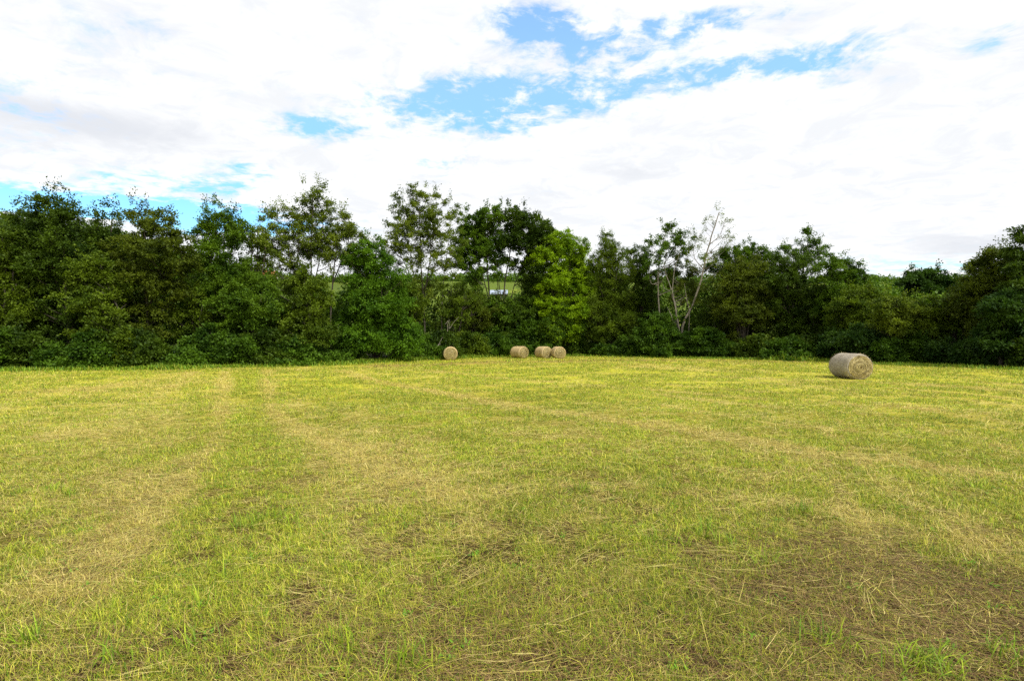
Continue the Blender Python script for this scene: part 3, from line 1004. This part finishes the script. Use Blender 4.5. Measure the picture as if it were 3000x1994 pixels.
make_tree("young_tree", "pale-leaved sapling crown between the round dark tree and the yellowish one", "tree", G_EDGE, 2735, E(2735, 4),
          [(2740, 915, 40, 24), (2760, 945, 48, 30), (2720, 965, 52, 34)], 'olive', 1.1, flat=.6, up_bias=1.3)
make_tree("young_tree", "yellow-tinged young tree over the large bale", "tree", G_EDGE, 2520, E(2520, 4),
          [(2500, 870, 36, 26), (2545, 865, 36, 26), (2520, 905, 55, 32), (2470, 920, 44, 34), (2560, 930, 40, 34)], 'olive', 1.1, flat=.6)
# low saplings that fill the centre gaps
for px, top, k, lab in [(1190, 850, 'olive', "low olive sapling at the foot of the tall slender open tree"),
                        (1335, 850, 'olive', "bushy olive sapling between the slender stems and the forked trunks"),
                        (1390, 890, 'brown', "short brownish sapling left of the forked trunks"),
                        (1520, 905, 'mid', "short green sapling at the foot of the round-headed dark tree"),
                        (570, 880, 'olive', "low olive sapling under the pointed-top green tree"),
                        (90, 900, 'olive', "low olive sapling at the far left under the rounded dark tree"),
                        (2100, 900, 'dark', "low dark sapling right of the leaning trunk's base"),
                        (2400, 890, 'dark', "low dark sapling left of the round-topped tree by the gap"),
                        (2810, 890, 'brown', "low brownish sapling beside the broad olive tree at right")]:
    make_tree("sapling", lab, "sapling", "saplings among the trees", px, E(px, 4.5),
              [(px - 12, top, 42, 36, .8), (px + 25, top + 35, 44, 36, .8), (px - 10, top + 75, 60, 44, .9)], k, 0.9, size=.15)

# ---- shrubs along the foot
SH = [(-30, 985, 'shrub', "dark bramble mound at the extreme left of the wood's foot"),
      (70, 1000, 'dark', "dark low shrub second from the left along the field edge"),
      (170, 985, 'shrub', "glossy green shrub below the tallest left tree's trunk"),
      (270, 990, 'shrub', "green shrub between the trunk shrub and the tall yellowish bush"),
      (335, 960, 'olive', "yellowish olive bush, the tallest shrub of the left edge"),
      (430, 1005, 'dark', "low dark bush right of the yellowish olive bush"),
      (520, 995, 'shrub', "green bush behind the bright weed mound on the left"),
      (610, 985, 'shrub', "wide green bramble below the pointed-top tree"),
      (700, 985, 'shrub', "rounded green bramble in line with the left wheel track"),
      (790, 1000, 'dark', "dark bramble in line with the right wheel track"),
      (870, 1010, 'shrub', "bramble under the olive spreading small tree"),
      (960, 1020, 'shrub', "light green shrub at the left foot of the dense bushy tree"),
      (1230, 1000, 'shrub', "shrub right of the dense bushy tree beside a dead branch"),
      (1290, 985, 'dark', "dark shrub directly behind the leftmost small bale"),
      (1375, 990, 'olive', "olive-tinged shrub just right of the leftmost small bale"),
      (1440, 965, 'shrub', "tall rounded green shrub left of the turned middle bale"),
      (1520, 985, 'shrub', "green shrub directly behind the turned middle bale"),
      (1570, 965, 'shrub', "shrub rising between the middle bale and the pair of bales"),
      (1640, 975, 'shrub', "shrub directly behind the touching pair of bales"),
      (1710, 1000, 'dark', "dark shrub just right of the touching pair of bales"),
      (1790, 995, 'shrub', "low green shrub under the feathery olive tree"),
      (1870, 985, 'shrub', "bright green shrub left of the slim grey stems' foot"),
      (1930, 960, 'shrub', "tall mound of green shrub below the slim grey-stemmed tree"),
      (2010, 990, 'shrub', "green shrub hiding the base of the leaning pale trunk"),
      (2080, 975, 'shrub', "green shrub right of the leaning trunk's base"),
      (2150, 1000, 'shrub', "light green low shrub below the brownish olive tree"),
      (2230, 980, 'olive', "yellowish shrub left of the tall uncut grass clump"),
      (2310, 985, 'shrub', "shrub behind the tall uncut grass clump"),
      (2390, 985, 'dark', "dark shrub left of the large bale"),
      (2470, 990, 'teal', "dark shrub hidden behind the large bale's left end"),
      (2540, 985, 'teal', "dark bluish shrub above the large bale's round face"),
      (2620, 1000, 'shrub', "green shrub immediately right of the large bale"),
      (2700, 1010, 'shrub', "low shrub below the yellowish young tree"),
      (2780, 1000, 'teal', "dark shrub under the round dark tree in the gap"),
      (2860, 1000, 'teal', "dark shrub left of the long-leaved corner tree"),
      (3040, 1010, 'dark', "dark shrub cut off at the right edge of the photo")]
for px, top, k, lab in SH:
    bot = np.interp(px, [p[0] for p in EDGE_PX], [p[1] for p in EDGE_PX])
    h = (bot - top) * random.uniform(0.75, 1.5)
    top = bot - h
    rx = random.uniform(48, 78)
    make_tree("shrub", lab, "shrub", G_BUSH, px, E(px, random.uniform(1.0, 2.4)),
              [(px - 26 + random.uniform(-8, 8), bot - h * 0.52, rx * 0.62, h * 0.42), (px + 28 + random.uniform(-8, 8), bot - h * 0.40, rx * 0.62, h * 0.40),
               (px + random.uniform(-15, 15), top + h * 0.30, rx * 0.55, h * 0.30), (px + random.uniform(-10, 10), bot - h * 0.2, rx * 0.95, h * 0.2)],
              k, 1.25, per=120, size=random.uniform(0.15, 0.2), spread=0.52, shrub=True, trunk_r=0.05, leggy=0.5, flat=.7, up_bias=1.1)


# ------------------------------------------------------------------ wood behind the first row, and far woods
def canopy(name, label, cat, pts, rad, leaf, mat, per):
    """a wood that reads as one mass: crowns of leaf clumps"""
    C = np.concatenate([p[None] + unit(rng.normal(0, 1, (per[i], 3))) * np.array([1, 1, 0.9]) * rad[i] * (rng.random((per[i], 1)) ** 0.35)
                        for i, p in enumerate(pts)])
    n = len(C)
    T = unit(rng.normal(0, 1, (n, 3)))
    sz = leaf * rng.uniform(0.6, 1.4, n) * (1 if np.isscalar(leaf) else 1)
    v, q = leaf_geo(C, T, sz, 0.8, 0.9)
    o = np_mesh(name, v, [q], LEAF[mat])
    tag(o, label, cat, None, "stuff")


def build_back_wood():
    pts, rad, per = [], [], []
    for i in range(760):
        px = rng.uniform(-250, 3250)
        back = rng.uniform(7, 16)
        D = E(px, back)
        top = np.interp(px, [-250, 60, 250, 600, 680, 760, 1000, 1380, 1410, 1500, 1530, 1650, 1750, 1900, 2000, 2100, 2300, 2500, 2560, 2650, 2800, 3000, 3250],
                        [670, 670, 675, 715, 770, 800, 805, 800, 880, 880, 800, 780, 770, 780, 800, 790, 790, 820, 845, 855, 835, 800, 780])
        r = rng.uniform(1.3, 2.2)
        p = place(px, top, D)
        g = float(ground_z(p[0], p[1]))
        z = rng.uniform(g + 0.8, max(g + 1.5, p[2] - r))
        pts.append(np.array([p[0], p[1], z]))
        rad.append(r)
        per.append(330)
    canopy("back_woodland", "dim mass of leaves deeper in the wood behind the front trees", "woodland", pts, rad, 0.26, 'mid', per)


build_back_wood()


def build_far_woods():
    pts, rad, per = [], [], []
    for i in range(520):                       # wooded hill on the left
        x = rng.normal(-265, 95)
        y = rng.normal(270, 60)
        g = float(ground_z(x, y))
        if g < 3 or y < 170:
            continue
        r = rng.uniform(3, 5.5)
        pts.append(np.array([x, y, g + r * 0.7]))
        rad.append(r)
        per.append(130)
    canopy("hill_woodland", "wooded dark green hill rising far behind the left trees", "woodland", pts, rad, 1.3, 'dark', per)
    pts, rad, per = [], [], []
    for i in range(900):                       # tree lines across the valley
        k = rng.random()
        if k < 0.45:
            y = 430 + rng.normal(0, 14)
            x = rng.uniform(-480, 600)
        elif k < 0.75:
            y = rng.uniform(480, 900)
            x = rng.uniform(-1.1, 1.25) * y
        else:
            y = rng.uniform(160, 330)
            x = rng.uniform(0.62, 1.1) * y
        g = float(ground_z(x, y))
        r = rng.uniform(3, 6)
        pts.append(np.array([x, y, g + r * 0.6]))
        rad.append(r)
        per.append(110)
    canopy("far_woodland", "far tree line across the valley seen through the gaps", "woodland", pts, rad, 1.5, 'mid', per)


build_far_woods()

# ------------------------------------------------------------------ far buildings
def flat_mat(name, a, b, scale=3.0, rough=0.7):
    m, t, p = simple_mat(name, rough, 0.3)
    tcn = t.n.new("ShaderNodeTexCoord")
    f = t.noise(tcn.outputs["Object"], scale, 4, 0.6)
    t.l.new(t.ramp(f, [(0.3, a), (0.7, b)]), p.inputs["Base Color"])
    return m


def box_np(x0, x1, y0, y1, z0, z1):
    v = np.array([[x, y, z] for z in (z0, z1) for y in (y0, y1) for x in (x0, x1)], float)
    q = np.array([[0, 2, 3, 1], [4, 5, 7, 6], [0, 1, 5, 4], [2, 6, 7, 3], [0, 4, 6, 2], [1, 3, 7, 5]])
    return v, q


def boxes(name, lst, mat, parent):
    V, Q, off = [], [], 0
    for b in lst:
        v, q = box_np(*b)
        V.append(v)
        Q.append(q + off)
        off += 8
    return np_mesh(name, np.concatenate(V), [np.concatenate(Q)], mat, parent, flat=True)


def gable_roof(name, L, Wd, z0, rise, over, mat, parent):
    hx, hy = L / 2 + over, Wd / 2 + over
    t = 0.2
    v = np.array([[-hx, -hy, z0], [hx, -hy, z0], [hx, 0, z0 + rise], [-hx, 0, z0 + rise], [-hx, hy, z0], [hx, hy, z0],
                  [-hx, -hy, z0 - t], [hx, -hy, z0 - t], [hx, 0, z0 + rise - t], [-hx, 0, z0 + rise - t], [-hx, hy, z0 - t], [hx, hy, z0 - t]])
    q = np.array([[0, 1, 2, 3], [3, 2, 5, 4], [6, 9, 8, 7], [9, 10, 11, 8], [0, 6, 7, 1], [4, 5, 11, 10], [0, 3, 9, 6], [3, 4, 10, 9], [1, 7, 8, 2], [2, 8, 11, 5]])
    return np_mesh(name, v, [q], mat, parent, flat=True)


def building(name, label, cat, px, py, D, L, Wd, H, rise, wall_m, roof_m, open_front):
    p = place(px, py, D)
    root = empty(name, (p[0], p[1], float(ground_z(p[0], p[1])) - 0.2))
    tag(root, label, cat)
    hx, hy = L / 2, Wd / 2
    boxes("wall", [(-hx, hx, -hy + 0.3, hy, 0, H)], wall_m, root)
    v = np.array([[-hx, -hy, H], [-hx, hy, H], [-hx, 0, H + rise * 0.93], [hx, -hy, H], [hx, hy, H], [hx, 0, H + rise * 0.93]])
    for k in (0, 3):
        np_mesh("gable", v[k:k + 3], [np.array([[0, 1, 2]])], wall_m, root, flat=True)
    gable_roof("roof", L, Wd, H + 0.15, rise, 0.5, roof_m, root)
    dk = flat_mat("dark_opening", (0.02, 0.02, 0.02), (0.04, 0.04, 0.04))
    n = max(2, int(L // 3.5))
    for i in range(n):
        c = -hx + (i + 0.5) * L / n
        if open_front:
            boxes("bay_opening", [(c - 1.0, c + 1.0, -hy + 0.22, -hy + 0.32, 0.1, H - 0.5)], dk, root)
        else:
            boxes("window", [(c - 0.5, c + 0.5, -hy + 0.22, -hy + 0.32, 1.0, 2.2)], dk, root)
    return root


building("barn", "low barn with a pale bluish metal roof seen between the forked trunks", "barn", 1462, 872, 275, 8.5, 7, 2.3, 2.0,
         flat_mat("brown_boards", (0.10, 0.06, 0.04), (0.2, 0.13, 0.09)), flat_mat("pale_blue_metal", (0.22, 0.26, 0.34), (0.30, 0.34, 0.42)), True)
building("house", "distant house with an orange roof glimpsed through the leaves at left", "house", 775, 812, 330, 14, 9, 3.0, 3.2,
         flat_mat("cream_wall", (0.6, 0.55, 0.45), (0.7, 0.65, 0.55)), flat_mat("orange_roof", (0.50, 0.13, 0.05), (0.62, 0.20, 0.09)), False)


# ------------------------------------------------------------------ hay bales
def hay_mat(name, a, b, c, scale=(1, 1, 1)):
    m, t, p = simple_mat(name, 0.9, 0.1)
    tcn = t.n.new("ShaderNodeTexCoord")
    mp = t.n.new("ShaderNodeMapping")
    mp.inputs["Scale"].default_value = scale
    t.l.new(tcn.outputs["Object"], mp.inputs[0])
    f = t.noise(mp.outputs[0], 14, 6, 0.75)
    f2 = t.noise(tcn.outputs["Object"], 2.3, 3, 0.5)
    g = t.math('ADD', t.math('MULTIPLY', f, 0.75), t.math('MULTIPLY', f2, 0.25))
    t.l.new(t.ramp(g, [(0.36, a), (0.5, b), (0.64, c)]), p.inputs["Base Color"])
    bp = t.n.new("ShaderNodeBump")
    bp.inputs["Strength"].default_value = 0.9
    bp.inputs["Distance"].default_value = 0.03
    t.l.new(f, bp.inputs["Height"])
    t.l.new(bp.outputs[0], p.inputs["Normal"])
    return m


HAY_FACE = hay_mat("packed_hay", (0.12, 0.08, 0.025), (0.30, 0.22, 0.08), (0.46, 0.36, 0.16))
NET_GREY = hay_mat("weathered_net_wrap", (0.16, 0.13, 0.09), (0.30, 0.26, 0.20), (0.46, 0.42, 0.34), (3, 0.5, 3))
NET_TAN = hay_mat("tan_net_wrap", (0.24, 0.17, 0.07), (0.44, 0.33, 0.16), (0.60, 0.49, 0.28), (3, 0.5, 3))
STRAND = blade_mat("hay_strands", 0.1)


def bale(label, px, py_base, D, yaw, R, L, net, rough_face=0.0):
    """axis along local Y, the seen round face at -Y"""
    p = on_field(px, py_base) if D is None else place(px, py_base, D)
    z = float(ground_z(p[0], p[1]))
    root = empty("hay_bale", (p[0], p[1], z - 0.05))
    root.rotation_euler = (-math.atan(SLOPE), 0, yaw)
    tag(root, label, "hay bale", "round hay bales left on the field")
    na, nl = 72, 14
    th = np.linspace(0, 2 * np.pi, na, endpoint=False)
    ys = np.linspace(-L / 2, L / 2, nl)
    A, Yg = np.meshgrid(th, ys)
    ph = rng.uniform(0, 50)
    bump = 0.030 * (fbm(A * 4 + ph, Yg * 4 + ph, 1.0, 2, 3) - 0.5)
    edge = np.minimum(1, (L / 2 - np.abs(Yg)) / 0.07)
    r = R + bump - 0.045 * (1 - edge) ** 2
    sag = 1 - 0.05 * np.clip(-np.sin(A), 0, 1) ** 3
    V = np.stack([r * np.cos(A), Yg, R + r * np.sin(A) * sag], -1).reshape(-1, 3)
    i = np.arange(na * nl).reshape(nl, na)
    q = np.stack([i[:-1], i[1:], np.roll(i[1:], -1, 1), np.roll(i[:-1], -1, 1)], -1).reshape(-1, 4)
    cs, sn = np.cos(th), np.sin(th) * (1 - 0.05 * np.clip(-np.sin(th), 0, 1) ** 3)
    for sgn in (-1, 1):
        k0 = len(V)
        ra = (R - 0.040, R - 0.052, R - 0.10 + 0.02 * np.sin(th * 9 + ph))
        yy = (L / 2 - 0.005, L / 2 + 0.012, L / 2 + 0.014)
        V = np.concatenate([V] + [np.stack([a * cs, np.full(na, sgn * b), R + a * sn], 1) for a, b in zip(ra, yy)])
        i = k0 + np.arange(3 * na).reshape(3, na)
        rq = np.stack([i[:-1], i[1:], np.roll(i[1:], -1, 1), np.roll(i[:-1], -1, 1)], -1).reshape(-1, 4)
        q = np.concatenate([q, rq if sgn > 0 else rq[:, ::-1]])
    np_mesh("net_wrap", V, [q], net, root)
    for sgn in (-1, 1):
        nr = 16
        rr = np.linspace(0, 1, nr)
        Rg, Ag = np.meshgrid(rr, th, indexing='ij')
        turns = (Rg * 11 + Ag / (2 * np.pi)) % 1.0
        bul = 0.05 * (1 - Rg ** 2) + 0.022 * np.sin(turns * 2 * np.pi) * (Rg > 0.05) * (Rg < 0.97) + 0.03 * (fbm(Rg * 5 + ph, Ag * 2, 1.0, 8, 3) - 0.5) * (Rg < 0.97)
        bul = bul - 0.05 * np.exp(-(Rg / 0.09) ** 2)
        rad = Rg * (R - 0.05)
        sagf = 1 - 0.05 * np.clip(-np.sin(Ag), 0, 1) ** 3
        v = np.stack([rad * np.cos(Ag), sgn * (L / 2 + bul), R + rad * np.sin(Ag) * sagf], -1).reshape(-1, 3)
        i = np.arange(nr * na).reshape(nr, na)
        if sgn < 0:
            q = np.stack([i[:-1], i[1:], np.roll(i[1:], -1, 1), np.roll(i[:-1], -1, 1)], -1).reshape(-1, 4)
        else:
            q = np.stack([i[:-1], np.roll(i[:-1], -1, 1), np.roll(i[1:], -1, 1), i[1:]], -1).reshape(-1, 4)
        face = np_mesh("round_face", v, [q], HAY_FACE, root)
        # strands wound in a spiral, standing a little proud of the face
        n = 1500
        u = np.sqrt(rng.uniform(0.004, 0.97, n))
        a = rng.uniform(0, 2 * np.pi, n)
        ln = rng.uniform(0.10, 0.42, n)
        wd = rng.uniform(0.008, 0.022, n)
        ra = u * (R - 0.09)
        da = ln / np.maximum(ra, 0.06)
        da = np.minimum(da, 1.6)
        skew = rng.normal(0, 0.02, n)
        lift = rng.uniform(0.005, 0.035, n) + rough_face * rng.uniform(0, 0.12, n)
        V = []
        for tpar in (0.0, 0.5, 1.0):
            aa = a + da * (tpar - 0.5)
            rc = ra + skew * (tpar - 0.5) * 2
            for s in (-0.5, 0.5):
                rw = np.clip(rc + s * wd * (1 if tpar == 0.5 else 0.5), 0, R - 0.02)
                sg = 1 - 0.05 * np.clip(-np.sin(aa), 0, 1) ** 3
                V.append(np.stack([rw * np.cos(aa), sgn * (L / 2 + 0.05 * (1 - u ** 2) + lift - 0.002 * s), R + rw * np.sin(aa) * sg], 1))
        V = np.stack(V, 1).reshape(-1, 3)
        k = np.arange(n)[:, None] * 6
        Q = np.concatenate([k + np.array([[0, 1, 3, 2]]), k + np.array([[2, 3, 5, 4]])])
        pal = np.array([[0.52, 0.42, 0.17], [0.40, 0.31, 0.10], [0.60, 0.50, 0.25], [0.22, 0.15, 0.05], [0.35, 0.30, 0.09], [0.14, 0.09, 0.03]])
        col = pal[rng.choice(6, n, p=[.30, .24, .24, .08, .1, .04])] * rng.uniform(0.75, 1.2, (n, 1))
        lay = np.sin(2 * np.pi * (u * 9 + a / (2 * np.pi)) + 1.5 * np.sin(a * 3 + ph))
        col = col * (0.72 + 0.38 * lay)[:, None]  # darker between the windings: crevice shade put into the strand colour
        c = rgba(col, n)
        np_mesh("hay_strand_layer", V, [Q], STRAND, face, face_col=np.concatenate([c, c]))
    # loose wisps on the rim and the wrap
    n = 260
    a = rng.uniform(0, 2 * np.pi, n)
    yy = np.where(rng.random(n) < 0.6, np.sign(rng.normal(0, 1, n)) * (L / 2 - rng.uniform(0, 0.05, n)), rng.uniform(-L / 2, L / 2, n))
    b0 = np.stack([(R - 0.01) * np.cos(a), yy, R + (R - 0.01) * np.sin(a) * (1 - 0.05 * np.clip(-np.sin(a), 0, 1) ** 3)], 1)
    d = unit(np.stack([np.cos(a), rng.normal(0, 1.0, n), np.sin(a)], 1) + rng.normal(0, 0.7, (n, 3)))
    s = unit(np.cross(d, rng.normal(0, 1, (n, 3)))) * 0.006
    tip = b0 + d * rng.uniform(0.03, 0.12, n)[:, None]
    V = np.stack([b0 - s, b0 + s, tip], 1).reshape(-1, 3)
    col = np.array([[0.5, 0.4, 0.18]]) * rng.uniform(0.7, 1.2, (n, 1))
    lh = np_mesh("loose_hay", V, [np.arange(3 * n).reshape(n, 3)], STRAND, root, face_col=rgba(col, n))
    lh["kind"] = "stuff"
    return root


def bale_at(label, face_px, bottom_py, D, yaw, R, L, net, rough=0.0):
    """face centre seen at face_px at depth D"""
    c = place(face_px, bottom_py, D)
    back = np.array([-math.sin(yaw), math.cos(yaw)]) * L / 2
    x, y = c[0] + back[0], c[1] + back[1]
    o = bale(label, 0, 0, 1.0, yaw, R, L, net, rough)
    o.location = (x, y, float(ground_z(x, y)) - 0.06)
    return o


bale_at("large near hay bale alone on the right, greyish wrapped side and round face showing", 2520, 1110, 24.3, math.radians(-2), 0.645, 1.5, NET_GREY)
bale_at("leftmost small hay bale, standing alone and seen face on at the wood's edge", 1320, 1056, 46.5, math.radians(7), 0.645, 1.45, NET_TAN)
bale_at("torn-faced hay bale turned to the right, alone in the middle of the wood's edge", 1536, 1048, 51, math.radians(38), 0.63, 1.45, NET_TAN, 1.0)
bale_at("left hay bale of the touching pair, its wrapped side showing", 1604, 1048, 51, math.radians(27), 0.62, 1.5, NET_TAN)
bale_at("right hay bale of the touching pair, its pale round face to the camera", 1641, 1049.5, 50, math.radians(9), 0.62, 1.45, NET_TAN)


# ------------------------------------------------------------------ dead branches
def dead_branch(label, D, lines):
    p = place(lines[0][1][0], lines[0][1][1], D)
    root_loc = np.array([p[0], p[1], float(ground_z(p[0], p[1]))])
    tb = Tubes()
    for r, *pts in lines:
        P = np.array([place(x, y, D + k * 0.1) - root_loc for k, (x, y) in enumerate(pts)])
        tt = np.linspace(0, len(P) - 1, 3 * len(P))
        pp = np.stack([np.interp(tt, np.arange(len(P)), P[:, i]) for i in range(3)], 1)
        pp[1:-1] += rng.normal(0, 0.02, pp[1:-1].shape)
        tb.add(pp, np.linspace(r, r * 0.5, len(pp)), 6)
    o = np_mesh("dead_branch", np.concatenate(tb.v), [np.concatenate(tb.q)], PALE_BARK)
    o.location = root_loc
    tag(o, label, "branch")


dead_branch("bare pale forked branch leaning in the shrubs left of the leftmost small bale", E(1280, -0.2),
            [(0.035, (1270, 1040), (1276, 1020), (1288, 1003), (1297, 988)), (0.04, (1276, 1030), (1284, 1012), (1290, 1004)), (0.03, (1281, 1036), (1280, 1024), (1285, 1010)), (0.025, (1290, 1022), (1290, 1008))])
dead_branch("bleached broken snag with hanging splinters higher up behind the leftmost bale", E(1310, 0.4),
            [(0.035, (1311, 972), (1312, 950), (1315, 938)), (0.025, (1304, 950), (1312, 940), (1318, 938)), (0.02, (1316, 962), (1317, 940)), (0.03, (1317, 962), (1328, 946), (1344, 928))])
